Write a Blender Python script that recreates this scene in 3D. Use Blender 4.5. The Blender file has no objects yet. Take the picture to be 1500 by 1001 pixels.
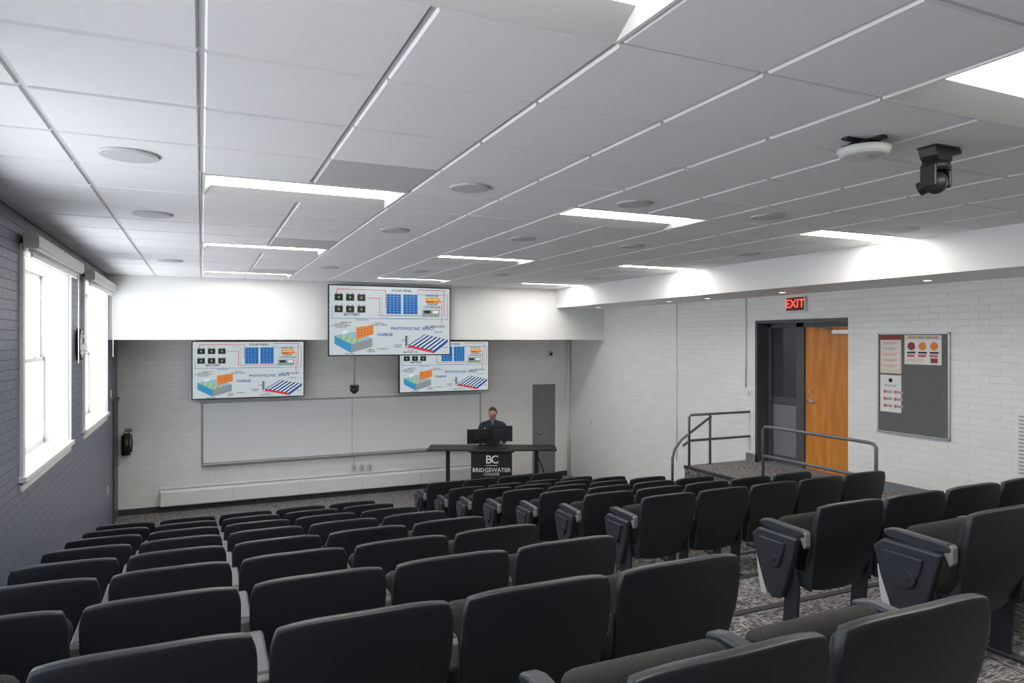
import bpy, bmesh, math, random
from mathutils import Vector, Matrix
random.seed(3)
scene=bpy.context.scene
COL=scene.collection
TH=math.radians(24.25); F=1010.0
CZ=2.88
# ---------------------------------------------------------------- materials
def new_mat(name):
    m=bpy.data.materials.new(name); m.use_nodes=True
    nt=m.node_tree; return m,nt,nt.nodes['Principled BSDF']
def mat(name,col,rough=.5,metal=0,emit=0,ecol=None,noise=0,nscale=40,bump=0,spec=None):
    m,nt,b=new_mat(name)
    b.inputs['Base Color'].default_value=(*col,1)
    b.inputs['Roughness'].default_value=rough
    b.inputs['Metallic'].default_value=metal
    if spec is not None: b.inputs['Specular IOR Level'].default_value=spec
    if emit:
        b.inputs['Emission Color'].default_value=(*(ecol or col),1)
        b.inputs['Emission Strength'].default_value=emit
    if noise or bump:
        tc=nt.nodes.new('ShaderNodeTexCoord'); n=nt.nodes.new('ShaderNodeTexNoise')
        n.inputs['Scale'].default_value=nscale; n.inputs['Detail'].default_value=6
        nt.links.new(tc.outputs['Object'],n.inputs['Vector'])
        if noise:
            r=nt.nodes.new('ShaderNodeValToRGB')
            r.color_ramp.elements[0].position=.3; r.color_ramp.elements[1].position=.7
            r.color_ramp.elements[0].color=(*[c*(1-noise) for c in col],1)
            r.color_ramp.elements[1].color=(*[min(1,c*(1+noise)) for c in col],1)
            nt.links.new(n.outputs['Fac'],r.inputs['Fac']); nt.links.new(r.outputs['Color'],b.inputs['Base Color'])
        if bump:
            bp=nt.nodes.new('ShaderNodeBump'); bp.inputs['Strength'].default_value=bump; bp.inputs['Distance'].default_value=.004
            nt.links.new(n.outputs['Fac'],bp.inputs['Height']); nt.links.new(bp.outputs['Normal'],b.inputs['Normal'])
    return m
def brick(name,col,axis,var=.05,rough=.55,mort=.92,bump=.45):
    m,nt,b=new_mat(name); N=nt.nodes; L=nt.links
    tc=N.new('ShaderNodeTexCoord'); sp=N.new('ShaderNodeSeparateXYZ'); cb=N.new('ShaderNodeCombineXYZ')
    L.new(tc.outputs['Object'],sp.inputs[0])
    L.new(sp.outputs[axis],cb.inputs[0]); L.new(sp.outputs[2],cb.inputs[1])
    nz=N.new('ShaderNodeTexNoise'); nz.inputs['Scale'].default_value=9; nz.inputs['Detail'].default_value=3
    L.new(tc.outputs['Object'],nz.inputs['Vector'])
    mx=N.new('ShaderNodeVectorMath'); mx.operation='MULTIPLY_ADD'
    mx.inputs[1].default_value=(.012,.008,0); L.new(nz.outputs['Color'],mx.inputs[0]); L.new(cb.outputs[0],mx.inputs[2])
    br=N.new('ShaderNodeTexBrick'); L.new(mx.outputs[0],br.inputs['Vector'])
    br.inputs['Scale'].default_value=1; br.inputs['Brick Width'].default_value=.21; br.inputs['Row Height'].default_value=.072
    br.inputs['Mortar Size'].default_value=.005; br.inputs['Mortar Smooth'].default_value=.8
    br.inputs['Color1'].default_value=(*col,1)
    br.inputs['Color2'].default_value=(*[c*(1-var) for c in col],1)
    br.inputs['Mortar'].default_value=(*[c*mort for c in col],1)
    L.new(br.outputs['Color'],b.inputs['Base Color']); b.inputs['Roughness'].default_value=rough
    n2=N.new('ShaderNodeTexNoise'); n2.inputs['Scale'].default_value=45; n2.inputs['Detail'].default_value=5
    L.new(tc.outputs['Object'],n2.inputs['Vector'])
    ma=N.new('ShaderNodeMath'); ma.operation='MULTIPLY_ADD'; ma.inputs[1].default_value=-1.0
    L.new(br.outputs['Fac'],ma.inputs[0]); 
    m2=N.new('ShaderNodeMath'); m2.operation='MULTIPLY'; m2.inputs[1].default_value=.45; L.new(n2.outputs['Fac'],m2.inputs[0])
    L.new(m2.outputs[0],ma.inputs[2])
    bp=N.new('ShaderNodeBump'); bp.inputs['Strength'].default_value=bump; bp.inputs['Distance'].default_value=.007
    L.new(ma.outputs[0],bp.inputs['Height']); L.new(bp.outputs['Normal'],b.inputs['Normal'])
    return m
def carpet_mat():
    m,nt,b=new_mat('carpet'); N=nt.nodes; L=nt.links
    tc=N.new('ShaderNodeTexCoord')
    def nz(sc):
        mp=N.new('ShaderNodeMapping'); mp.inputs['Scale'].default_value=sc; L.new(tc.outputs['Object'],mp.inputs[0])
        n=N.new('ShaderNodeTexNoise'); n.inputs['Scale'].default_value=1; n.inputs['Detail'].default_value=3; L.new(mp.outputs[0],n.inputs['Vector']); return n
    a=nz((95,14,40)); c=nz((14,95,40)); s=nz((16,16,16))
    th=N.new('ShaderNodeMath'); th.operation='GREATER_THAN'; th.inputs[1].default_value=.5; L.new(s.outputs['Fac'],th.inputs[0])
    mx=N.new('ShaderNodeMixRGB'); L.new(th.outputs[0],mx.inputs[0]); L.new(a.outputs['Fac'],mx.inputs[1]); L.new(c.outputs['Fac'],mx.inputs[2])
    r=N.new('ShaderNodeValToRGB'); e=r.color_ramp.elements
    e[0].position=.43; e[0].color=(.045,.043,.045,1); e[1].position=.62; e[1].color=(.40,.38,.37,1)
    L.new(mx.outputs[0],r.inputs[0]); L.new(r.outputs[0],b.inputs['Base Color']); b.inputs['Roughness'].default_value=.95
    bp=N.new('ShaderNodeBump'); bp.inputs['Strength'].default_value=.4; bp.inputs['Distance'].default_value=.004
    L.new(mx.outputs[0],bp.inputs['Height']); L.new(bp.outputs['Normal'],b.inputs['Normal'])
    return m
def wood_mat():
    m,nt,b=new_mat('oak_veneer'); N=nt.nodes; L=nt.links
    tc=N.new('ShaderNodeTexCoord'); mp=N.new('ShaderNodeMapping'); mp.inputs['Scale'].default_value=(20,9,1.2)
    L.new(tc.outputs['Object'],mp.inputs[0]); n=N.new('ShaderNodeTexNoise'); n.inputs['Scale'].default_value=1.5; n.inputs['Detail'].default_value=8
    L.new(mp.outputs[0],n.inputs['Vector']); r=N.new('ShaderNodeValToRGB'); e=r.color_ramp.elements
    e[0].position=.3; e[0].color=(.52,.165,.018,1); e[1].position=.7; e[1].color=(.74,.29,.045,1)
    L.new(n.outputs['Fac'],r.inputs[0]); L.new(r.outputs[0],b.inputs['Base Color']); b.inputs['Roughness'].default_value=.4
    return m
def glass_mat(name,f=.08,tint=(1,1,1)):
    m=bpy.data.materials.new(name); m.use_nodes=True; nt=m.node_tree; nt.nodes.clear()
    o=nt.nodes.new('ShaderNodeOutputMaterial'); t=nt.nodes.new('ShaderNodeBsdfTransparent'); g=nt.nodes.new('ShaderNodeBsdfGlossy')
    t.inputs[0].default_value=(*tint,1); g.inputs['Roughness'].default_value=.02
    mx=nt.nodes.new('ShaderNodeMixShader'); mx.inputs[0].default_value=f
    nt.links.new(t.outputs[0],mx.inputs[1]); nt.links.new(g.outputs[0],mx.inputs[2]); nt.links.new(mx.outputs[0],o.inputs[0]); return m

M=dict(
 tile=mat('ceiling_tile_white',(.83,.83,.84),.9,noise=.03,nscale=260,bump=.25),
 tbar=mat('ceiling_grid',(.60,.60,.61),.6),
 plaster=mat('soffit_paint',(.80,.80,.79),.6,noise=.01,nscale=3),
 bF=brick('brick_white_front',(.88,.865,.83),0),
 bR=brick('brick_white_right',(.86,.85,.83),1),
 bL=brick('brick_bluegray',(.165,.18,.24),1,rough=.4,mort=.8,bump=.9),
 carpet=carpet_mat(), nose=mat('stair_nosing',(.03,.03,.032),.7,noise=.1),
 white=mat('white_enamel',(.82,.82,.80),.4,noise=.01), cream=mat('cream_metal',(.62,.60,.55),.5,noise=.02),
 reflector=mat('troffer_reflector',(.74,.74,.73),.5,noise=.01),
 lens=mat('troffer_lens',(1,1,1),.5,emit=16,ecol=(1,.965,.91)),
 black=mat('black_plastic',(.014,.014,.016),.4,noise=.1), blackmetal=mat('black_powdercoat',(.018,.018,.02),.45,noise=.1),
 shell=mat('chair_shell_charcoal',(.015,.016,.020),.42,noise=.06,nscale=30,bump=.06),
 shell2=mat('chair_arm_plastic',(.030,.033,.044),.4,noise=.06), armcap_sheen=mat('chair_arm_cap_sheen',(.26,.26,.26),.4,noise=.03),  # arm cap is paler: window sheen put into its colour
 fabric=mat('chair_fabric',(.028,.026,.025),.95,noise=.45,nscale=240,bump=.5),
 lightpl=mat('light_gray_plastic',(.62,.62,.60),.45,noise=.02),
 steel=mat('brushed_metal',(.55,.55,.56),.3,1,noise=.04), alu=mat('aluminium_frame',(.5,.5,.51),.4,.7,noise=.04),
 rail=mat('rail_gray_paint',(.13,.135,.145),.4,noise=.04),
 dgray=mat('dark_gray_paint',(.075,.08,.09),.45,noise=.05), mgray=mat('mid_gray_paint',(.20,.205,.215),.5,noise=.05),
 base=mat('rubber_base',(.05,.05,.055),.6,noise=.1),
 wb=mat('whiteboard_surface',(.86,.86,.85),.28,noise=.01,nscale=2), wood=wood_mat(),
 board=mat('gray_fabric_board',(.14,.14,.14),.95,noise=.35,nscale=160,bump=.3),
 glass=glass_mat('window_glass'), dglass=mat('wired_dark_glass',(.05,.055,.065),.12,noise=.05),
 vent=mat('diffuser_gray',(.56,.56,.56),.6,noise=.04,nscale=60), speaker=mat('speaker_grille',(.56,.56,.56),.7,noise=.05,nscale=300),
 paper=mat('paper_white',(.78,.77,.75),.8,noise=.02), cream2=mat('paper_cream',(.74,.62,.5),.8,noise=.02), maroon=mat('ink_maroon',(.25,.05,.04),.7,noise=.1),
 orange=mat('ink_orange',(.8,.25,.06),.7,noise=.05), inkk=mat('ink_black',(.03,.03,.03),.7,noise=.1), inkg=mat('ink_gray',(.4,.38,.37),.7,noise=.1), pink=mat('ink_red',(.65,.16,.13),.7,noise=.05),
 red=mat('exit_red',(.5,.01,.01),.5,emit=1.9,ecol=(1,.07,.04)), exitface=mat('exit_face',(.10,.02,.02),.4,noise=.1),
 down=mat('downlight',(1,1,1),.5,emit=1.6,ecol=(1,.95,.88)),
 skin=mat('skin',(.50,.27,.19),.5,noise=.05), hair=mat('hair_brown',(.05,.03,.02),.7,noise=.3,nscale=200), suit=mat('navy_wool',(.02,.026,.05),.85,noise=.15,nscale=90),
 shirt=mat('shirt_blue',(.12,.16,.25),.8,noise=.03), eye=mat('eye_white',(.7,.7,.7),.3,noise=.02), lip=mat('lips',(.4,.13,.11),.5,noise=.05), shoe=mat('shoe_leather',(.015,.012,.01),.35,noise=.1),
 led=mat('white_print',(.8,.8,.8),.6,noise=.01),
)
SC={}
def smat(name,col,e=.66):
    if name not in SC: SC[name]=mat('screen_'+name,tuple(c*.05 for c in col),.3,emit=e,ecol=col)
    return SC[name]
# ---------------------------------------------------------------- builder
class B:
    def __init__(s): s.bm=bmesh.new(); s.mats=[]
    def mi(s,m):
        m=M[m] if isinstance(m,str) else m
        if m not in s.mats: s.mats.append(m)
        return s.mats.index(m)
    def merge(s,b2,m,Mx=None,smooth=False):
        i=s.mi(m)
        for f in b2.faces: f.material_index=i; f.smooth=smooth
        if Mx is not None: b2.transform(Mx)
        me=bpy.data.meshes.new('t'); b2.to_mesh(me); b2.free(); s.bm.from_mesh(me); bpy.data.meshes.remove(me)
    def addmesh(s,me,m,Mx=None,smooth=False):
        b2=bmesh.new(); b2.from_mesh(me); s.merge(b2,m,Mx,smooth)
    def box(s,x0,x1,y0,y1,z0,z1,m,bev=0,seg=2,Mx=None,smooth=False):
        b2=bmesh.new(); bmesh.ops.create_cube(b2,size=1)
        b2.transform(Matrix.Translation(((x0+x1)/2,(y0+y1)/2,(z0+z1)/2))@Matrix.Diagonal((abs(x1-x0),abs(y1-y0),abs(z1-z0),1)))
        if bev: bmesh.ops.bevel(b2,geom=b2.edges[:],offset=bev,segments=seg,affect='EDGES',profile=.5)
        s.merge(b2,m,Mx,smooth)
    def poly(s,pts,m,Mx=None):
        b2=bmesh.new(); b2.faces.new([b2.verts.new(p) for p in pts]); s.merge(b2,m,Mx)
    def prism(s,pts,axis,a,b_,m,bev=0,Mx=None):
        def P(p,t): return {'x':(t,p[0],p[1]),'y':(p[0],t,p[1]),'z':(p[0],p[1],t)}[axis]
        b2=bmesh.new(); v=[b2.verts.new(P(p,a)) for p in pts]; f=b2.faces.new(v)
        r=bmesh.ops.extrude_face_region(b2,geom=[f]); d=Vector(P((0,0),b_))-Vector(P((0,0),a))
        bmesh.ops.translate(b2,verts=[e for e in r['geom'] if isinstance(e,bmesh.types.BMVert)],vec=d)
        bmesh.ops.recalc_face_normals(b2,faces=b2.faces[:])
        if bev: bmesh.ops.bevel(b2,geom=b2.edges[:],offset=bev,segments=2,affect='EDGES',profile=.5)
        s.merge(b2,m,Mx)
    def cyl(s,p0,p1,r,m,r2=None,seg=24,smooth=True,cap=True):
        p0=Vector(p0);p1=Vector(p1); d=p1-p0
        b2=bmesh.new(); bmesh.ops.create_cone(b2,cap_ends=cap,segments=seg,radius1=r,radius2=r if r2 is None else r2,depth=d.length)
        Mx=Matrix.Translation((p0+p1)/2)@d.to_track_quat('Z','Y').to_matrix().to_4x4()
        i=s.mi(m)
        for f in b2.faces: f.material_index=i; f.smooth=smooth and len(f.verts)==4
        b2.transform(Mx); me=bpy.data.meshes.new('t'); b2.to_mesh(me); b2.free(); s.bm.from_mesh(me); bpy.data.meshes.remove(me)
    def ball(s,c,r,m,seg=20):
        b2=bmesh.new(); bmesh.ops.create_uvsphere(b2,u_segments=seg,v_segments=max(8,seg*2//3),radius=1)
        r=r if hasattr(r,'__len__') else (r,r,r)
        s.merge(b2,m,Matrix.Translation(c)@Matrix.Diagonal((*r,1)),True)
    def tube(s,path,rad,m,seg=10):
        path=[Vector(p) for p in path]; n=len(path)
        if not hasattr(rad,'__len__'): rad=[rad]*n
        b2=bmesh.new(); rings=[]; ref=None
        for i,p in enumerate(path):
            t=(path[min(i+1,n-1)]-path[max(i-1,0)]).normalized()
            if ref is None: ref=t.orthogonal().normalized()
            u=(ref-t*ref.dot(t)).normalized(); w=t.cross(u); ref=u
            rings.append([b2.verts.new(p+(u*math.cos(a)+w*math.sin(a))*rad[i]) for a in [2*math.pi*k/seg for k in range(seg)]])
        for i in range(n-1):
            for k in range(seg): b2.faces.new((rings[i][k],rings[i][(k+1)%seg],rings[i+1][(k+1)%seg],rings[i+1][k]))
        b2.faces.new(rings[0][::-1]); b2.faces.new(rings[-1]); bmesh.ops.recalc_face_normals(b2,faces=b2.faces[:])
        s.merge(b2,m,None,True)
    def text(s,t,size,m,Mx,bold=0,align='CENTER'):
        cu=bpy.data.curves.new('t','FONT'); cu.body=t; cu.size=size; cu.align_x=align; cu.align_y='CENTER'; cu.offset=bold*size
        cu.resolution_u=2
        o=bpy.data.objects.new('t',cu); COL.objects.link(o); bpy.context.view_layer.update()
        me=bpy.data.meshes.new_from_object(o.evaluated_get(bpy.context.evaluated_depsgraph_get()))
        s.addmesh(me,m,Mx); bpy.data.objects.remove(o); bpy.data.curves.remove(cu)
    def mesh(s,name):
        me=bpy.data.meshes.new(name); s.bm.to_mesh(me); s.bm.free()
        for m in s.mats: me.materials.append(m)
        return me
    def obj(s,name,loc=(0,0,0),rotz=0):
        o=bpy.data.objects.new(name,s.mesh(name)); o.location=loc; o.rotation_euler=(0,0,rotz); COL.objects.link(o); return o
def inst(name,me,loc,rotz=0,scale=1):
    o=bpy.data.objects.new(name,me); o.location=loc; o.rotation_euler=(0,0,rotz); o.scale=(scale,)*3; COL.objects.link(o); return o
def bake(b2,mods):
    me=bpy.data.meshes.new('b'); b2.to_mesh(me); b2.free(); o=bpy.data.objects.new('b',me); COL.objects.link(o)
    for t,kw in mods:
        md=o.modifiers.new(t,t)
        for k,v in kw.items(): setattr(md,k,v)
    bpy.context.view_layer.update()
    r=bpy.data.meshes.new_from_object(o.evaluated_get(bpy.context.evaluated_depsgraph_get()))
    bpy.data.objects.remove(o); bpy.data.meshes.remove(me); return r
def T(loc,cols):
    m=Matrix.Identity(4)
    for j,c in enumerate(cols):
        for i in range(3): m[i][j]=c[i]
    for i in range(3): m[i][3]=loc[i]
    return m
FRONT=[(1,0,0),(0,0,1),(0,-1,0)]
RIGHT=[(0,-1,0),(0,0,1),(-1,0,0)]
# ---------------------------------------------------------------- room shell
XL,XR,YB,YF=-1.25,7.15,-2.0,12.9
ZC=CZ+.949; ZS=CZ; ZB=CZ+.60; XB=6.1; YS=11.5; ZT=4.25
def wall(name,axis,c0,c1,s0,s1,z0,z1,ops,m):
    b=B()
    def bx(a,b_,za,zb):
        if b_-a<1e-4 or zb-za<1e-4: return
        if axis=='x': b.box(c0,c1,a,b_,za,zb,m)
        else: b.box(a,b_,c0,c1,za,zb,m)
    cur=s0
    for (a,e,za,zb) in sorted(ops):
        bx(cur,a,z0,z1); bx(a,e,z0,za); bx(a,e,zb,z1); cur=e
    bx(cur,s1,z0,z1); return b.obj(name)
WZ0,WZ1=CZ-1.05,CZ+.66
WINS=[(-.25,1.8),(2.85,4.90),(6.33,8.35),(9.33,11.38)]  # first two are out of view, added for daylight on the left ceiling
wall('wall_left','x',XL-.3,XL,YB,YF+.3,-.3,ZT,[(a,e,WZ0,WZ1) for a,e in WINS],'bL')
wall('wall_front','y',YF,YF+.3,XL,XR,-.3,ZT,[],'bF')
DZ0,DZ1=1.15,CZ+.23
wall('wall_right','x',XR,XR+.3,YB,YF+.3,-.3,ZT,[(5.95,7.44,DZ0,DZ1)],'bR')
b=B(); b.box(XL,XR,YB-.3,YB,-.3,ZT,'plaster'); b.obj('wall_back_unseen')  # unseen wall behind the camera, added to enclose the light
b=B(); b.box(XL-.3,XR+.3,YB-.3,YF+.3,ZT,ZT+.1,'plaster'); b.obj('light_block_slab')  # unseen slab above the ceiling, added to block world light
# floor tiers
def rowY(k): return 1.96+.84*k if k>=0 else 1.07
def rowZ(k): return max(0,1.283-.15*k)
b=B()
b.box(XL,XR,YB,1.96-1.04,-.3,rowZ(-1),'carpet')
for k in range(-1,9):
    y0=1.96+.84*k-.2; b.box(XL,XR,y0,y0+.84,-.3,rowZ(k),'carpet')
    b.box(XL+.01,XR-.01,y0+.79,y0+.845,rowZ(k)-.03,rowZ(k)+.006,'nose',.003,1)
b.box(XL,XR,rowY(8)+.64,YF,-.3,0,'carpet')
b.obj('floor')
# ceiling
FX=[(0,1.22),(2.44,3.66),(4.88,6.10)]; FY=[1.27,4.32,7.37,10.42]
y00=2.49-.61*8; 
b=B()
skip=set()
for (a,_) in FX:
    for fy in FY:
        i=round(a/.61); j=round((fy-y00)/.61); skip.add((i,j)); skip.add((i+1,j))
gray={(1,round((fy-.61-y00)/.61)) for fy in FY[1:]}
for i in range(-3,10):
    for j in range(0,25):
        if (i,j) in skip: continue
        x0=max(i*.61,XL); x1=min((i+1)*.61,XB); y0=max(y00+j*.61,YB); y1=min(y00+(j+1)*.61,YS)
        if x1-x0<.03 or y1-y0<.03: continue
        zg=ZC+.010
        b.poly([(x0,y0,zg),(x0,y1,zg),(x1,y1,zg),(x1,y0,zg)],'tbar')
        g=.010; c=.007
        mt='vent' if (i,j) in gray else 'tile'
        X0,X1,Y0,Y1=x0+g,x1-g,y0+g,y1-g
        lo=[(X0+c,Y0+c,ZC),(X0+c,Y1-c,ZC),(X1-c,Y1-c,ZC),(X1-c,Y0+c,ZC)]
        hi=[(X0,Y0,zg),(X0,Y1,zg),(X1,Y1,zg),(X1,Y0,zg)]
        b.poly(lo,mt)
        for q in range(4): b.poly([lo[q],lo[(q+1)%4],hi[(q+1)%4],hi[q]],mt)
b.obj('ceiling')
# troffers
bt=B(); h=.030
o_=[(0.005,.005),(.005,.605),(1.215,.605),(1.215,.005)]; f_=[(.02,.02),(.02,.59),(1.20,.59),(1.20,.02)]; n_=[(.06,.08),(.06,.42),(1.16,.42),(1.16,.08)]
def ring(A,za,C,zb,m):
    for q in range(4):
        r=(q+1)%4; bt.poly([(*A[q],za),(*A[r],za),(*C[r],zb),(*C[q],zb)],m)
ring(o_,-.003,f_,-.003,'white'); ring(o_,-.003,o_,.02,'white')
ring(f_,-.003,n_,h,'reflector')
bt.poly([(*p,h) for p in n_],'lens')
ring(o_,.02,o_,.12,'white'); bt.poly([(*p,.12) for p in o_],'white')
tm=bt.mesh('troffer')
for (a,_) in FX:
    for fy in FY: inst('troffer_light',tm,(a,fy,ZC))
# soffits
b=B(); b.box(XL,XB,YS,YF,ZS,ZT,'plaster'); b.box(XB,XR,YS,YF,ZS,ZT,'plaster'); b.obj('trim_soffit_front')
b=B(); b.box(XB,XR,YB,YS,ZB,ZT,'plaster')
b.obj('trim_bulkhead_right')
bd=B(); bd.cyl((0,0,-.006),(0,0,0),.055,'white'); bd.cyl((0,0,-.009),(0,0,-.003),.035,'down'); dm=bd.mesh('downlight')
for y in (2.5,4.6,6.5,7.9,8.8,10.9): inst('recessed_downlight',dm,(6.65,y,ZB))
bs=B(); bs.cyl((0,0,-.012),(0,0,0),.135,'vent',r2=.14,seg=40); bs.cyl((0,0,-.014),(0,0,-.01),.115,'speaker',seg=40); sm=bs.mesh('speaker')
for x in (-.335,1.525,2.745,3.965,5.49):
    for y in (4.02,5.85,9.2): inst('ceiling_speaker',sm,(x,y,ZC),0,1 if x<0 else .9)
b=B(); b.box(XL+.005,XR-.005,YF-.012,YF,0,.1,'base'); b.obj('baseboard_front')
b=B(); b.box(XR-.012,XR,4.2,5.95,1.15,1.26,'mgray'); b.box(XR-.012,XR,7.44,7.66,1.15,1.26,'mgray'); b.obj('baseboard_right')
b=B(); b.prism([(YF,.38),(YF-.09,.38),(YF-.12,.34),(YF-.12,.12),(YF-.10,.10),(YF,.10)],'x',-.62,4.95,'white',.004)
for i in range(1,5): b.box(-.62+i*1.114-.002,-.62+i*1.114+.002,YF-.122,YF-.1,.12,.35,'inkg')
b.box(-.60,4.93,YF-.1,YF-.03,.381,.384,'inkg')
b.obj('baseboard_heater')
# ---------------------------------------------------------------- windows
for n,(a,e) in enumerate(WINS):
    b=B(); xo=XL-.3; xi=XL
    w=.07
    b.box(xi-.002,xi+.025,a-w,a,WZ0-.05,WZ1+w,'white',.003); b.box(xi-.002,xi+.025,e,e+w*.7,WZ0-.05,WZ1+w,'white',.003)
    b.box(xi-.002,xi+.025,a,e,WZ1,WZ1+w,'white',.003)
    b.box(xi-.25,xi+.05,a-w-.02,e+w,WZ0-.03,WZ0+.012,'white',.004)
    b.box(xi+.0,xi+.02,a-w,e+w*.7,WZ0-.10,WZ0-.03,'white',.003)
    b.box(xo,xi,a,a+.015,WZ0,WZ1,'white'); b.box(xo,xi,e-.015,e,WZ0,WZ1,'white'); b.box(xo,xi,a,e,WZ1-.015,WZ1,'white')
    m_=(a+e)/2; xg=xi-.22
    b.box(xg-.05,xg+.03,m_-.045,m_+.045,WZ0,WZ1,'white',.004)
    zm=(WZ0+WZ1)/2
    for (s0,s1) in ((a+.015,m_-.045),(m_+.045,e-.015)):
        for (q0,q1,dx) in ((WZ0+.012,zm+.02,0),(zm-.02,WZ1-.015,-.03)):
            b.box(xg-.015+dx,xg+.015+dx,s0,s0+.045,q0,q1,'white',.003); b.box(xg-.015+dx,xg+.015+dx,s1-.045,s1,q0,q1,'white',.003)
            b.box(xg-.015+dx,xg+.015+dx,s0,s1,q0,q0+.05,'white',.003); b.box(xg-.015+dx,xg+.015+dx,s0,s1,q1-.04,q1,'white',.003)
            b.box(xg-.003+dx,xg+.003+dx,s0+.045,s1-.045,q0+.05,q1-.04,'glass')
        b.box(xg+.015,xg+.03,(s0+s1)/2-.03,(s0+s1)/2+.03,zm+.02,zm+.035,'cream')
    b.obj('window_%d'%(n+1))
    b=B(); b.prism([(xi+.027,WZ1+.03),(xi+.12,WZ1+.03),(xi+.13,WZ1+.05),(xi+.13,WZ1+.13),(xi+.11,WZ1+.15),(xi+.027,WZ1+.15)],'y',a-.1,e+.09,'cream',.003)
    b.cyl((xi+.07,a-.05,WZ1+.025),(xi+.07,e+.04,WZ1+.025),.018,'white'); b.box(xi+.062,xi+.078,a-.03,e+.02,WZ1-.03,WZ1+.02,'white',.003)
    b.tube([(xi+.1,e-.06,WZ1+.03),(xi+.1,e-.065,WZ1-.5),(xi+.1,e-.06,WZ1-.9)],.004,'white',6)
    b.obj('roller_blind')
# wall clock
b=B(); x=XL; c=(8.94,CZ-.05)
b.cyl((x,*c),(x+.045,*c),.175,'black',seg=48); b.cyl((x+.04,*c),(x+.048,*c),.155,'led',seg=48)
for i in range(12):
    a=i*math.pi/6; p=Vector((x+.049,c[0]+.13*math.sin(a),c[1]+.13*math.cos(a))); q=Vector((x+.049,c[0]+.148*math.sin(a),c[1]+.148*math.cos(a))); b.cyl(p,q,.004,'inkk',seg=6)
b.tube([(x+.052,*c),(x+.052,c[0]+.06,c[1]+.06)],.004,'inkk',6); b.tube([(x+.053,*c),(x+.053,c[0]-.02,c[1]+.12)],.003,'inkk',6)
b.obj('wall_clock')
b=B(); b.box(XL,XL+.03,12.22,12.28,0,1.95,'dgray',.003); b.box(XL,XL+.03,12.28,12.88,1.89,1.95,'dgray',.003); b.box(XL,XL+.015,12.28,12.86,.01,1.89,'dgray',.002)
b.ball((XL+.06,12.34,.95),.025,'steel'); b.cyl((XL+.015,12.34,.95),(XL+.06,12.34,.95),.01,'steel'); b.obj('door_left')
b=B(); y=YF
b.box(6.28,6.34,y-.03,y,0,1.95,'mgray',.003); b.box(6.80,6.86,y-.03,y,0,1.95,'white',.003); b.box(6.34,6.80,y-.03,y,1.89,1.95,'mgray',.003)
b.box(6.34,6.80,y-.015,y,.01,1.89,'mgray',.002); b.ball((6.40,y-.06,.95),.025,'steel'); b.cyl((6.40,y-.015,.95),(6.4,y-.06,.95),.01,'steel'); b.obj('door_front')
b=B(); ex,ey,ez=-1.12,YF-.08,1.0
b.cyl((ex,ey,ez),(ex,ey,ez+.3),.065,'black'); b.ball((ex,ey,ez+.3),(.065,.065,.05),'black'); b.cyl((ex,ey,ez+.33),(ex,ey,ez+.39),.02,'steel')
b.box(ex-.02,ex+.09,ey-.012,ey+.012,ez+.385,ez+.405,'black',.004); b.box(ex-.02,ex+.08,ey-.012,ey+.012,ez+.42,ez+.432,'black',.004)
b.tube([(ex+.02,ey,ez+.37),(ex+.08,ey-.02,ez+.33),(ex+.09,ey-.03,ez+.2),(ex+.075,ey-.03,ez+.05)],[.01,.01,.011,.016],'black',8)
b.box(ex-.03,ex+.03,ey+.06,YF,ez+.1,ez+.35,'steel'); b.obj('fire_extinguisher')
def plate(name,Mx,w=.075,hh=.12,toggles=1,mt='led'):
    b=B(); b.box(-w/2,w/2,-hh/2,hh/2,0,.008,mt,.003,2,Mx)
    for i in range(toggles):
        b.box(-.014+(i-(toggles-1)/2)*.04,.014+(i-(toggles-1)/2)*.04,-.032,.032,.006,.011,'cream2' if mt!='led' else 'cream',.002,1,Mx)
    b.obj(name)
LEFT=[(0,1,0),(0,0,1),(1,0,0)]
plate('light_switch',T((XL,12.0,CZ-.82),LEFT)); plate('light_switch',T((XL,11.6,CZ-2.2),LEFT))
def uvp(u,axis,c):
    a=(u-750)/F; X=math.sin(TH)+a*math.cos(TH); Y=math.cos(TH)-a*math.sin(TH)
    t=c/(X if axis=='x' else Y); return X*t,Y*t,t
def zat(v,t): return CZ+(498-v)/F*t
for u in (518,530,541):
    X,Y,t=uvp(u,'y',YF); z=zat(685,t)
    b=B(); b.box(X-.037,X+.037,YF-.04,YF,z-.06,z+.06,'cream',.003); b.box(X-.02,X+.02,YF-.046,YF-.04,z-.04,z+.04,'led',.002); b.box(X-.012,X+.012,YF-.048,YF-.045,z+.008,z+.03,'inkk'); b.box(X-.012,X+.012,YF-.048,YF-.045,z-.03,z-.008,'inkk')
    b.cyl((X,YF-.02,z+.06),(X,YF-.02,CZ-2.15 if u==518 else z+.09),.009,'cream',seg=8); b.obj('outlet_box')
for u,v in ((866,619),(1098,577)):
    X,Y,t=uvp(u,'x',XR); plate('light_switch',T((XR,Y,zat(v,t)),RIGHT),.12,.12,2)
def conduit(pts,r=.012,m='white'):
    b=B(); b.tube(pts,r,m,8); b.obj('conduit')
conduit([(XR-.012,9.24,ZB),(XR-.012,9.24,.9)],.008)
conduit([(XR-.015,7.66,ZB),(XR-.015,7.66,2.2)],.012)
conduit([(XR-.05,YF-.05,ZS),(XR-.05,YF-.05,0)],.03)
b=B(); X,Y,t=uvp(805,'y',YF); z=zat(518,t); b.box(X-.05,X+.05,YF-.06,YF,z-.06,z+.06,'cream',.006); b.cyl((X,YF-.03,z),(X,YF-.03,ZS),.012,'white'); b.ball((X,YF-.07,z-.01),.03,'black'); b.obj('wall_sensor')
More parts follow.
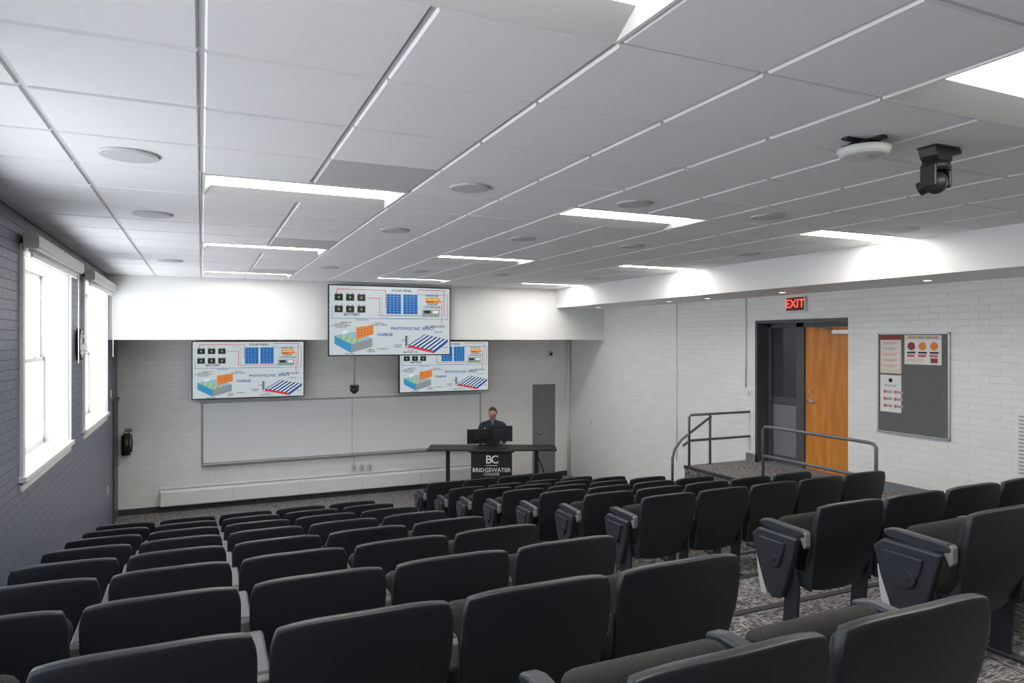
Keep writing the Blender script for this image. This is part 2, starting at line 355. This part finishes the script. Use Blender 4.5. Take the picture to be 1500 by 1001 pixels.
# ---------------------------------------------------------------- whiteboard
b=B(); z0,z1=CZ-2.13,CZ-1.06; y=YF
b.box(.03,5.09,y-.018,y,z0+.02,z1-.02,'wb')
for (a,c,e,g) in ((0,5.12,z1-.03,z1),(0,5.12,z0,z0+.03),): b.box(a,c,y-.028,y,e,g,'alu',.003)
b.box(0,.03,y-.028,y,z0,z1,'alu',.003); b.box(5.09,5.12,y-.028,y,z0,z1,'alu',.003); b.box(2.545,2.555,y-.0195,y,z0+.03,z1-.03,'alu')
b.box(.0,5.12,y-.09,y-.02,z0-.012,z0+.006,'alu',.003); b.obj('whiteboard')
# ---------------------------------------------------------------- TV
def tvmesh():
    W,H=1.82,1.02; b=B()
    b.box(-W/2,W/2,.0,.05,-H,0,'black',.006); b.box(-.3,.3,.05,.12,-H*.7,-H*.3,'black',.01)
    bz=.016; w=W-2*bz; hh=H-2*bz
    def P(u,v,l): return (-w/2+u*w,-.0008-.0012*l,-bz-v*hh)
    def q(pts,m,l): b.poly([P(u,v,l) for u,v in pts],m)
    def r(u0,v0,u1,v1,m,l=2): q([(u0,v0),(u1,v0),(u1,v1),(u0,v1)],m,l)
    def tx(s,u,v,size,m,bold=.02,l=4): b.text(s,size,m,T(P(u,v,l),FRONT),bold)
    def ln(pts,m,l=2,th=.005):
        for (a,c) in zip(pts,pts[1:]):
            t2=th*w/hh
            r(min(a[0],c[0])-th/2,min(a[1],c[1])-t2/2,max(a[0],c[0])+th/2,max(a[1],c[1])+t2/2,m,l)
    bg=smat('bg',(.60,.67,.70)); K=smat('k',(.02,.02,.025)); bl=smat('blue',(.02,.08,.36)); lb=smat('ltblue',(.10,.42,.75)); og=smat('orange',(.80,.25,.06)); rd=smat('red',(.70,.04,.04))
    gn=smat('green',(.22,.55,.10)); gr=smat('gray',(.28,.31,.33)); wh=smat('white',(.85,.87,.9)); dk=smat('dkgreen',(.08,.22,.07)); br=smat('brown',(.45,.14,.03)); cy=smat('cyan',(.30,.52,.60)); nv=smat('navy',(.015,.04,.16)); yl=smat('yellow',(.8,.6,.1)); dc=smat('dcyan',(.04,.30,.55))
    r(0,0,1,1,bg,1)
    ln([(.06,.05),(.45,.05),(.45,.30)],rd); ln([(.06,.05),(.06,.12)],rd); ln([(.30,.17),(.40,.17),(.40,.42),(.78,.42)],rd); ln([(.02,.30),(.02,.47),(.98,.47),(.98,.10),(.72,.10)],bl,2,.003)
    ln([(.36,.09),(.42,.09),(.42,.46),(.80,.46)],lb,2,.003); ln([(.72,.03),(.95,.03),(.95,.42)],rd); ln([(.72,.06),(.72,.30),(.76,.30)],lb,2,.003); ln([(.90,.2),(.93,.2),(.93,.55)],rd)
    for i in range(3):
        for j in range(2):
            u=.04+i*.09; v=.12+j*.17
            r(u,v,u+.065,v+.095,K,3); r(u+.008,v-.02,u+.02,v,gr,3); r(u+.045,v-.02,u+.057,v,gr,3)
            q([(u+.02,v+.03),(u+.045,v+.03),(u+.033,v+.08)],dk,4); r(u+.029,v+.04,u+.036,v+.06,yl,4.5)
    tx('BATTERY',.175,.415,.055,K); tx('SOLAR PANEL',.585,.05,.05,K)
    for u0 in (.455,.595):
        r(u0,.10,u0+.125,.40,lb,3)
        for i in range(4):
            for j in range(8): r(u0+.005+i*.030,.106+j*.0365,u0+.030+i*.030,.136+j*.0365,bl,4)
    tx('INVERTER',.845,.115,.045,K); r(.79,.145,.91,.225,og,3); r(.80,.16,.90,.185,yl,4); r(.80,.20,.86,.21,K,4)
    tx('CHARGE\nCONTROLLER',.845,.265,.042,K); r(.76,.325,.91,.435,gr,3); r(.775,.34,.83,.38,K,4); r(.85,.34,.90,.38,wh,4)
    for i in range(6): r(.775+i*.022,.405,.787+i*.022,.425,gn,4)
    tx('AC APPLIANCES',.87,.58,.042,K)
    tx('PHOTOVOLTAIC  EFFECT',.68,.615,.058,bl,.03); tx('CHARGE',.445,.705,.058,bl,.03)
    q([(.04,.72),(.20,.66),(.34,.76),(.17,.84)],cy,3); q([(.04,.72),(.17,.84),(.17,.97),(.04,.84)],dc,3); q([(.17,.84),(.34,.76),(.34,.88),(.17,.97)],gr,3)
    for i in range(9):
        for j in range(5):
            u=.06+i*.013+j*.018; v=.735+i*.012-j*.008
            r(u,v,u+.010,v+.014,gn if (i+j)%3 else yl,4)
    q([(.21,.60),(.35,.56),(.35,.70),(.21,.78)],og,5)
    for i in range(5):
        for j in range(3): r(.225+i*.024,.63+j*.04-i*.008,.237+i*.024,.65+j*.04-i*.008,br,6)
    q([(.10,.66),(.14,.64),(.14,.70),(.10,.73)],wh,3)
    for (s_,u,v) in (('SEPARATOR',.13,.53),('ELECTROLYTE',.26,.49),('CATHODE (+)\nALUMINUM CURRENT\nCOLLECTOR',.09,.575),('ANODE (-)\nCOPPER CURRENT',.40,.55),('ELECTRON',.16,.985),('LI-METAL\nCARBON',.33,.94),('LITHIUM ION',.42,.915)): tx(s_,u,v,.027,K,.015,7)
    def E(t,s):
        A=Vector((.64,.86)).lerp(Vector((.86,.95)),t); C=Vector((.78,.70)).lerp(Vector((.985,.78)),t); return tuple(A.lerp(C,s))
    q([(.64,.86),(.78,.70),(.985,.78),(.86,.95)],nv,3)
    for i in range(6):
        f=i/6+.06; g=f+.07
        q([E(f,.02),E(f,.98),E(g,.98),E(g,.02)],wh,4)
        q([E(f-.035,.02),E(f-.035,.98),E(f-.02,.98),E(f-.02,.02)],lb,4)
    q([(.64,.86),(.86,.95),(.86,.985),(.64,.895)],rd,3); q([(.86,.95),(.985,.78),(.985,.815),(.86,.985)],bl,3)
    ln([(.62,.72),(.62,.90),(.66,.90)],K,3,.004)
    for i in range(6): q([(.615,.72+i*.025),(.645,.73+i*.025),(.615,.745+i*.025)],K,4)
    for (s_,u,v) in (('LOAD',.60,.79),('FLOW OF\nCURRENT',.55,.87),('PHOTONS',.90,.665),('N-TYPE\nSEMICONDUCTOR',.66,.955),('P-TYPE',.955,.90)): tx(s_,u,v,.027,K,.015,7)
    return b.mesh('tv')
tv=tvmesh()
for (x,y,s,z) in ((.76,12.70,1,CZ-.02),(4.29,12.66,1,CZ-.02),(2.905,11.36,1.143,CZ+.90)):
    o=inst('wall_display_screen',tv,(x,y,z),0,s)
    if s==1: o.scale=(1,1.6,.965)
X,Y,t=uvp(519,'y',11.7); b=B(); zc=zat(572,t)
b.cyl((X,Y,zc+.08),(X,Y,ZS),.014,'inkg'); b.cyl((X,Y,ZS-.02),(X,Y,ZS),.05,'black'); b.box(X-.07,X+.07,Y-.05,Y+.05,zc+.05,zc+.09,'black',.01); b.ball((X,Y,zc+.0),(.055,.055,.06),'black'); b.cyl((X,Y-.03,zc),(X,Y-.065,zc-.005),.03,'blackmetal'); b.box(X-.07,X-.055,Y-.03,Y+.03,zc-.02,zc+.06,'black',.003); b.box(X+.055,X+.07,Y-.03,Y+.03,zc-.02,zc+.06,'black',.003)
b.obj('tracking_camera')
# ---------------------------------------------------------------- chairs
def back_shell():
    b2=bmesh.new(); nx,nz=12,11; g=[]
    for j in range(nz+1):
        r=j/nz; row=[]
        w=.227+.041*min(1,r*1.5)
        for i in range(nx+1):
            s=-1+2*i/nx
            z=.27+.545*r
            if r>.5: z-=.016*abs(s)**4*(r-.5)*2
            if r<.3: z+=.03*abs(s)**3*(1-r/.3)
            y=.135*(1-r)**1.25+.022*s*s*(.5+.5*r)-.014*math.sin(r*math.pi)
            ww=w
            if j==nz: ww=w-.016
            row.append(b2.verts.new((s*ww,y,z)))
        g.append(row)
    for j in range(nz):
        for i in range(nx): b2.faces.new((g[j][i],g[j][i+1],g[j+1][i+1],g[j+1][i]))
    return bake(b2,[('SOLIDIFY',dict(thickness=.036,offset=-1)),('BEVEL',dict(width=.008,segments=2,limit_method='ANGLE')),('SUBSURF',dict(levels=1))])
def pad(w,d,hh,infl=.3):
    b2=bmesh.new(); bmesh.ops.create_cube(b2,size=1); b2.transform(Matrix.Diagonal((w,d,hh,1)))
    return bake(b2,[('BEVEL',dict(width=min(d,hh)*.42,segments=3)),])
SH=back_shell()
BP=pad(.45,.055,.42); SP=pad(.47,.11,.36)
def standard(b,x,end=0):
    b.box(x-.03,x+.03,.06,.38,0,.02,'shell2',.006)
    b.prism([(.17,.015),(.27,.015),(.25,.30),(.30,.50),(.36,.60),(.16,.60),(.18,.42),(.15,.30)],'x',x-.012,x+.012,'shell2',.004)
    b.prism([(.10,.615),(.09,.635),(.11,.655),(.38,.662),(.43,.650),(.44,.632),(.41,.612),(.20,.590)],'x',x-.026,x+.026,'shell2',.009)
    b.prism([(.085,.57),(.10,.55),(.13,.61),(.10,.655),(.085,.64)],'x',x-.02,x+.02,'armcap_sheen',.004)
    if end:
        s=-1 if end<0 else 1; xo=x+s*.012; x2=x+s*.055
        b.prism([(.12,.605),(.42,.605),(.47,.56),(.43,.42),(.37,.27),(.31,.21),(.24,.23),(.20,.33),(.16,.46)],'x',min(xo,x2),max(xo,x2),'shell2',.010)
        b.prism([(.20,.56),(.40,.56),(.41,.52),(.36,.40),(.27,.40),(.22,.48)],'x',min(x2,x2+s*.012),max(x2,x2+s*.012),'shell2',.005)
        b.cyl((x2,.27,.45),(x2+s*.022,.27,.45),.036,'shell2'); b.cyl((x2+s*.02,.27,.45),(x2+s*.026,.27,.45),.014,'blackmetal')
        b.prism([(.385,.20),(.43,.20),(.46,.33),(.475,.46),(.445,.47),(.41,.33)],'x',x-.02,x+.02,'lightpl',.006)
        b.box(x-.03,x+.03,.12,.33,0,.03,'shell2',.01)
def chair(endL,endR,hasR):
    b=B(); b.addmesh(SH,'shell',None,True)
    R=Matrix.Translation((0,.115,.56))@Matrix.Rotation(math.radians(12),4,'X'); b.addmesh(BP,'fabric',R,True)
    R=Matrix.Translation((0,.30,.50))@Matrix.Rotation(math.radians(-15),4,'X'); b.addmesh(SP,'fabric',R,True)
    R2=R@Matrix.Translation((0,.062,-.02)); 
    b.box(-.215,.215,-.012,.014,-.16,.14,'shell2',.01,2,R2)
    b.cyl((-.27,.27,.36),(.27,.27,.36),.022,'blackmetal'); 
    for s in (-1,1): b.prism([(.10,.30),(.30,.33),(.30,.39),(.14,.40),(.08,.50)],'x',s*.243-.008,s*.243+.008,'shell2',.003)
    standard(b,-.28,endL)
    if hasR: standard(b,.28,endR)
    return b.mesh('auditorium_chair')
cm=chair(0,0,False); cl=chair(-1,0,False); cr=chair(0,1,True)
def put(k,xs):
    for i,x in enumerate(xs):
        me=cl if i==0 else (cr if i==len(xs)-1 else cm)
        inst('auditorium_chair',me,(x,rowY(k),rowZ(k)))
LX=[-.69+.563*i for i in range(5)]
for k in range(-1,8): put(k,LX)
XO={0:.16,1:.16,3:.14,4:.11,5:.09,6:.05,7:.02,8:0,9:-.04}
for k in XO: put(k,[3.27+XO[k]+.56*i for i in range(5 if k<5 else 4)])
# ---------------------------------------------------------------- landing + stairs + rails
LZ=1.15
b=B(); b.box(6.05,XR-.001,4.70,7.66,rowZ(3)-.4,LZ,'carpet',.0); b.box(6.03,6.08,4.70,7.66,LZ-.03,LZ+.006,'nose',.003,1)
for i in range(3): b.box(6.05-.25*(i+1),6.05-.25*i,6.3,7.64,.2,LZ-.19*(i+1),'carpet'); b.box(6.03-.25*(i+1),6.07-.25*(i+1),6.3,7.64,LZ-.19*(i+1)-.03,LZ-.19*(i+1)+.005,'nose',.003,1)
b.obj('door_landing')
def rail(name,tubes,posts,r=.018):
    b=B()
    for p in tubes: b.tube(p,r,'rail',12)
    for (p,q) in posts: b.cyl(p,q,r,'rail',seg=12); b.cyl(q,(q[0],q[1],q[2]+.008),.045,'rail')
    b.obj(name)
y=7.60; zt=LZ+.70
rail('stair_handrail',[[(XR,y,zt),(6.11,y,zt),(6.08,y,zt-.03),(6.08,y,LZ)],
   [(6.46,y,zt-.04),(6.38,y,zt-.08),(5.95,y,1.52),(5.84,y,1.40),(5.80,y,1.28),(5.80,y,.96)],[(XR,y,LZ+.35),(6.10,y,LZ+.35),(5.98,y,1.44)]],[((6.44,y,zt),(6.44,y,LZ))])
xx=6.10
rail('landing_guardrail',[[(xx,6.26,LZ),(xx,6.26,zt-.04),(xx,6.23,zt-.01),(xx,6.18,zt),(xx,4.83,zt),(xx,4.78,zt-.01),(xx,4.75,zt-.04),(xx,4.75,LZ)],[(xx,6.26,LZ+.35),(xx,4.75,LZ+.35)]],[])
# ---------------------------------------------------------------- entrance door
b=B(); xd=XR+.22; ya,yb=5.95,7.44
b.box(xd-.03,xd+.07,yb-.06,yb,DZ0,DZ1,'dgray',.003); b.box(xd-.03,xd+.07,ya,yb,DZ1-.06,DZ1,'dgray',.003); b.box(xd-.03,xd+.07,6.80,6.93,DZ0,DZ1,'dgray',.003); b.box(xd-.03,xd+.07,ya,ya+.04,DZ0,DZ1,'dgray',.003)
b.box(xd,xd+.04,6.93,7.38,DZ0+.83,DZ0+.93,'dgray',.003); b.box(xd,xd+.04,6.93,7.38,DZ0,DZ0+.12,'dgray',.003)
b.box(xd+.01,xd+.02,6.93,7.38,DZ0+.93,DZ1-.06,'dglass'); b.box(xd+.01,xd+.02,6.93,7.38,DZ0+.12,DZ0+.83,'mgray')
b.box(XR-.015,XR+.22,yb-.005,yb+.0,DZ0,DZ1,'dgray'); b.box(XR-.012,XR,yb,yb+.04,DZ0,DZ1+.04,'dgray',.003); b.box(XR-.012,XR,ya,yb,DZ1,DZ1+.04,'dgray',.003)
b.box(XR+.0,XR+.3,ya,yb,DZ0-.01,DZ0+.012,'mgray'); b.box(XR+.28,XR+.3,ya,yb,DZ0,DZ1,'dgray')
b.box(xd+.0,xd+.045,5.99,6.80,DZ0+.015,DZ1-.06,'wood',.003)
b.cyl((xd,6.72,DZ0+.92),(xd-.05,6.72,DZ0+.92),.012,'steel'); b.tube([(xd-.05,6.73,DZ0+.92),(xd-.055,6.68,DZ0+.92),(xd-.05,6.60,DZ0+.915)],.010,'steel'); b.cyl((xd,6.72,DZ0+.92),(xd-.008,6.72,DZ0+.92),.03,'steel')
b.cyl((xd,6.72,DZ0+1.05),(xd-.012,6.72,DZ0+1.05),.022,'steel')
b.box(xd-.07,xd,6.05,6.32,DZ1-.16,DZ1-.10,'steel',.006); b.tube([(xd-.06,6.3,DZ1-.1),(xd-.16,6.45,DZ1-.08),(xd-.02,6.62,DZ1-.075)],.009,'steel',8)
b.obj('door_entrance')
b=B(); ys=6.72; zs=ZB-.13
b.box(XR-.05,XR,ys-.16,ys+.16,zs-.10,zs+.10,'led',.006); b.box(XR-.056,XR-.05,ys-.145,ys+.145,zs-.085,zs+.085,'exitface')
b.text('EXIT',.155,'red',T((XR-.058,ys,zs),RIGHT),.012); b.obj('exit_sign')
b=B(); y0,y1=4.69,5.54; z0,z1=CZ-1.06,CZ+.08
b.box(XR-.015,XR,y0+.01,y1-.01,z0+.01,z1-.01,'board')
for (a,c,e,g) in ((y0,y1,z0,z0+.02),(y0,y1,z1-.02,z1),(y0,y0+.02,z0,z1),(y1-.02,y1,z0,z1)): b.box(XR-.024,XR,a,c,e,g,'alu',.003)
def sheet(ytop,ztop,w,h,m):
    b.box(XR-.018,XR-.016,ytop-w,ytop,ztop-h,ztop,m); return
def mark(yt,zt_,w,h,m,l=1): x=XR-.018-.0006*l; b.poly([(x,yt,zt_),(x,yt-w,zt_),(x,yt-w,zt_-h),(x,yt,zt_-h)],m)
def disc(yc,zc,r,m): 
    x=XR-.0196; b.poly([(x,yc-r*math.cos(a),zc+r*math.sin(a)) for a in [k*math.pi/8 for k in range(16)]],m)
sheet(5.50,z1-.03,.26,.43,'cream2'); mark(5.50,z1-.03,.26,.05,'maroon')
for i in range(5): mark(5.48,z1-.10-i*.065,.22,.05,'paper'); mark(5.47,z1-.11-i*.065,.18,.008,'pink',2); mark(5.47,z1-.128-i*.065,.15,.006,'inkg',2)
sheet(5.20,z1-.03,.42,.32,'paper'); mark(5.19,z1-.035,.40,.045,'cream2')
b.text('ACTIVE THREAT RESPONSE',.028,'inkk',T((XR-.021,4.99,z1-.057),RIGHT),.01)
for i,m_ in enumerate(('maroon','orange','orange')): disc(5.12-i*.13,z1-.15,.045,m_); mark(5.17-i*.13,z1-.21,.10,.02,'inkk'); mark(5.17-i*.13,z1-.24,.09,.03,'pink')
mark(5.18,z1-.29,.2,.04,'cream2'); mark(4.9,z1-.28,.08,.05,'maroon')
sheet(5.50,z1-.48,.26,.42,'paper')
b.text('BRIDGEWATER',.022,'inkk',T((XR-.021,5.37,z1-.60),RIGHT),.01); disc(5.37,z1-.54,.025,'inkk')
for i in range(3):
    for j in range(2): disc(5.44-j*.13,z1-.67-i*.08,.02,'pink'); mark(5.42-j*.13,z1-.655-i*.08,.07,.03,'inkg'); 
b.obj('bulletin_board')
b=B(); y0,y1=3.2,4.06; z0,z1=CZ-1.32,CZ-.68
b.box(XR-.02,XR,y0,y1,z0,z1,'white',.004)
for i in range(16): b.box(XR-.026,XR-.018,y0+.04,y1-.04,z0+.04+i*.036,z0+.055+i*.036,'inkg')
b.obj('wall_vent_grille')
b=B(); ax,ay=2.87,2.30
b.box(ax-.13,ax+.13,ay-.02,ay+.02,ZC-.012,ZC,'black',.003); b.box(ax-.02,ax+.02,ay-.11,ay+.11,ZC-.02,ZC-.004,'black',.003); b.cyl((ax,ay,ZC-.045),(ax,ay,ZC-.015),.07,'black')
b.cyl((ax,ay,ZC-.075),(ax,ay,ZC-.042),.105,'lightpl',r2=.12,seg=40); b.ball((ax,ay,ZC-.075),(.105,.105,.012),'lightpl',32); b.box(ax-.02,ax+.02,ay-.04,ay-.03,ZC-.089,ZC-.085,'inkg')
b.obj('wireless_access_point')
b=B(); px,py=3.33,2.24
b.box(px-.10,px+.08,py-.05,py+.05,ZC-.012,ZC,'black',.003); b.prism([(px-.10,ZC-.01),(px+.10,ZC-.01),(px+.10,ZC-.03),(px+.03,ZC-.045),(px+.03,ZC-.075),(px-.05,ZC-.09),(px-.09,ZC-.05)],'y',py-.045,py+.045,'blackmetal',.004)
b.cyl((px-.03,py,ZC-.12),(px-.03,py,ZC-.075),.062,'black',seg=32); b.box(px-.095,px-.075,py-.04,py+.04,ZC-.20,ZC-.09,'black',.008); b.box(px+.015,px+.035,py-.04,py+.04,ZC-.20,ZC-.09,'black',.008)
b.ball((px-.03,py,ZC-.175),(.05,.055,.055),'blackmetal'); b.cyl((px-.03,py+.02,ZC-.175),(px-.045,py+.075,ZC-.195),.034,'black'); b.cyl((px-.0445,py+.074,ZC-.1945),(px-.046,py+.079,ZC-.1965),.024,'steel')
b.obj('ptz_camera')
# ---------------------------------------------------------------- lectern desk
def cam_pt(u,t):
    a=(u-750)/F; return ((math.sin(TH)+a*math.cos(TH))*t,(math.cos(TH)-a*math.sin(TH))*t)
dx,dy=cam_pt(720,12.05)
b=B(); zt=.94
b.box(-1.15,1.15,.12,.72,zt-.03,zt,'blackmetal',.006)
b.box(-.36,.36,-.0,.60,.03,zt-.03,'blackmetal',.01); b.box(-.33,.33,.03,.57,0,.03,'black'); b.box(-.40,.40,-.03,.65,zt-.03,zt+.012,'blackmetal',.008)
for s in (-1,1):
    b.box(s*.80-.035,s*.80+.035,.38,.46,.03,zt-.03,'blackmetal',.006); b.box(s*.80-.03,s*.80+.03,.14,.70,0,.03,'blackmetal',.006)
LM=lambda x,z,y=-.002: T((x,y,z),FRONT)
b.text('B',.20,'led',LM(-.05,.78),.012); b.text('C',.20,'led',LM(.055,.78),.012); b.box(-.10,.10,-.003,-.001,.675,.685,'led')
b.text('BRIDGEWATER',.098,'led',LM(0,.60),.014); b.text('COLLEGE',.065,'led',LM(0,.53),.004)
b.tube([(.75,.5,zt-.04),(.9,.5,.6),(1.0,.55,.3),(1.05,.6,.012),(1.25,.7,.012)],.012,'black',8)
b.obj('lectern_desk',(dx,dy,0),-TH)
def monitor(x,y,w,hh,z,rz,name='computer_monitor'):
    b=B(); b.box(-w/2,w/2,-.015,.015,z,z+hh,'black',.005); b.box(-w*.25,w*.25,-.035,-.012,z+hh*.25,z+hh*.75,'black',.008); b.box(-.02,.02,-.04,-.02,zt+.02,z+hh*.5,'black',.003); b.box(-.1,.1,-.09,.07,zt+.012,zt+.024,'black',.004)
    b.box(-w/2+.012,w/2-.012,.0152,.0158,z+.012,z+hh-.012,smat('mon',(.35,.4,.5),.5))
    R=Matrix.Rotation(-TH,4,'Z'); p=Matrix.Translation((dx,dy,0))@R@Vector((x,y,0)); b.obj(name,(p.x,p.y,0),-TH+rz)
monitor(-.22,.30,.46,.26,zt+.08,.25); monitor(.13,.34,.48,.28,zt+.12,-.2)
b=B(); b.box(-.2,.2,.44,.56,zt+.012,zt+.03,'black',.005)
for i in range(12):
    for j in range(4): b.box(-.19+i*.032,-.163+i*.032,.45+j*.026,.471+j*.026,zt+.03,zt+.035,'blackmetal')
b.obj('computer_keyboard',(dx,dy,0),-TH)
# ---------------------------------------------------------------- person
def person():
    b=B()
    V=[(0,0,.90),(0,-.01,1.02),(0,-.04,1.16),(0,-.075,1.29),(0,-.10,1.39),(0,-.12,1.44)]
    Rr=[(.15,.11),(.145,.105),(.155,.11),(.165,.115),(.10,.08),(.058,.058)]
    E=[(0,1),(1,2),(2,3),(3,4),(4,5)]
    def add(parent,pts):
        p=parent
        for co,r in pts: V.append(co); Rr.append(r if hasattr(r,'__len__') else (r,r)); E.append((p,len(V)-1)); p=len(V)-1
    for s in (-1,1):
        add(3,[((s*.13,-.09,1.36),.075),((s*.20,-.09,1.34),.068),((s*.245,-.10,1.20),.055),((s*.26,-.11,1.07),.048),((s*.22,-.23,1.02),.042),((s*.185,-.335,.995),.034)])
        add(0,[((s*.09,0,.84),.10),((s*.10,-.01,.66),.085),((s*.105,-.015,.47),.066),((s*.105,.01,.27),.058),((s*.105,.02,.10),.05)])
    me=bpy.data.meshes.new('s'); me.from_pydata(V,E,[]); o=bpy.data.objects.new('s',me); COL.objects.link(o)
    sk=o.modifiers.new('k','SKIN'); sk.use_smooth_shade=True
    for i,d in enumerate(me.skin_vertices[0].data): d.radius=Rr[i]; d.use_root=(i==0)
    ss=o.modifiers.new('s','SUBSURF'); ss.levels=2
    bpy.context.view_layer.update(); m2=bpy.data.meshes.new_from_object(o.evaluated_get(bpy.context.evaluated_depsgraph_get()))
    b.addmesh(m2,'suit',None,True); bpy.data.objects.remove(o)
    b.prism([(-.03,1.42),(.03,1.42),(.0,1.30)],'y',-.205,-.185,'shirt',.003,Matrix.Translation((0,0,0)))
    b.cyl((0,-.118,1.41),(0,-.135,1.455),.062,'shirt',r2=.056)
    b.cyl((0,-.125,1.43),(0,-.145,1.50),.05,'skin')
    for s in (-1,1):
        b.tube([(s*.105,.03,.05),(s*.108,-.04,.045),(s*.112,-.13,.035),(s*.114,-.17,.03)],[.042,.045,.04,.025],'shoe',12)
        b.cyl((s*.187,-.33,.997),(s*.180,-.352,.993),.034,'shirt')
        b.tube([(s*.181,-.35,.992),(s*.174,-.385,.988),(s*.165,-.43,.980)],[.026,.036,.034],'skin',12)
        for i,(off,L) in enumerate(((-.028,.062),(-.010,.074),(.009,.070),(.027,.054))):
            x0=s*.165+off; b.tube([(x0,-.425,.984),(x0+off*.15,-.425-L*.5,.986),(x0+off*.2,-.425-L*.85,.973),(x0+off*.2,-.425-L,.960)],[.0095,.009,.008,.006],'skin',8)
        b.tube([(s*.150,-.375,.982),(s*.125,-.40,.975),(s*.112,-.425,.966),(s*.108,-.44,.960)],[.012,.011,.010,.007],'skin',8)
    b2=bmesh.new(); bmesh.ops.create_uvsphere(b2,u_segments=28,v_segments=20,radius=1)
    for v in b2.verts:
        x,y,z=v.co
        k=1 if z>-.1 else 1-.38*(-.1-z)/.9
        X=x*.076*k; Y=y*.096*(1 if z>-.1 else 1-.18*(-.1-z)/.9); Z=z*.118
        if y<-.3 and z<-.55: Y-=.010
        if y<-.6 and .0<z<.2 and .2<abs(x)<.6: Y+=.006
        v.co=(X,Y,Z)
    H=Matrix.Translation((0,-.165,1.565))@Matrix.Rotation(math.radians(-38),4,'Z')@Matrix.Rotation(math.radians(14),4,'X')
    b.merge(b2,'skin',H,True)
    def hb(c,r,m): 
        b2=bmesh.new(); bmesh.ops.create_uvsphere(b2,u_segments=14,v_segments=10,radius=1); b.merge(b2,m,H@Matrix.Translation(c)@Matrix.Diagonal((*r,1)),True)
    hb((0,-.102,-.018),(.011,.018,.022),'skin'); hb((0,-.094,.005),(.008,.012,.028),'skin')
    for s in (-1,1):
        hb((s*.030,-.083,.012),(.013,.009,.008),'eye'); hb((s*.030,-.090,.012),(.005,.004,.005),'inkk'); hb((s*.03,-.087,.030),(.018,.006,.004),'hair'); hb((s*.077,.005,-.005),(.010,.020,.032),'skin')
    hb((0,-.088,-.055),(.023,.008,.006),'lip')
    b2=bmesh.new(); bmesh.ops.create_uvsphere(b2,u_segments=28,v_segments=20,radius=1)
    dl=[v for v in b2.verts if v.co.z<(.55 if v.co.y<-.2 else (.05 if v.co.y<.25 else -.45))]
    bmesh.ops.delete(b2,geom=dl,context='VERTS')
    for v in b2.verts: v.co=(v.co.x*.080,v.co.y*.100+.004,v.co.z*.124)
    b.merge(b2,'hair',H,True)
    return b
px_,py_=cam_pt(722,13.02)
person().obj('standing_man',(px_,py_,0),-TH).scale=(.97,.97,.965)
# ---------------------------------------------------------------- world + camera
w=bpy.data.worlds.new('World'); scene.world=w; w.use_nodes=True
nt=w.node_tree; bg=nt.nodes['Background']
tc=nt.nodes.new('ShaderNodeTexCoord'); sp=nt.nodes.new('ShaderNodeSeparateXYZ'); r=nt.nodes.new('ShaderNodeValToRGB')
mr=nt.nodes.new('ShaderNodeMapRange'); mr.inputs[1].default_value=-1; mr.inputs[2].default_value=1
nt.links.new(tc.outputs['Generated'],sp.inputs[0]); nt.links.new(sp.outputs[2],mr.inputs[0]); nt.links.new(mr.outputs[0],r.inputs[0]); nt.links.new(r.outputs[0],bg.inputs[0])
e=r.color_ramp.elements; e[0].position=0; e[0].color=(.92,.95,1,1); e[1].position=1; e[1].color=(.34,.42,.55,1)
x=e.new(.44); x.color=(.92,.95,1,1)
x=e.new(.53); x.color=(.45,.53,.62,1)
bg.inputs[1].default_value=7.0
cd=bpy.data.cameras.new('camera'); co=bpy.data.objects.new('camera',cd); COL.objects.link(co)
co.location=(0,0,CZ); co.rotation_euler=(math.pi/2,0,-TH); cd.sensor_width=36; cd.lens=36*F/1500; cd.shift_y=-2.5/1500; cd.clip_start=.05
scene.camera=co
scene.view_settings.view_transform='Standard'; scene.view_settings.look='None'; scene.view_settings.exposure=.28
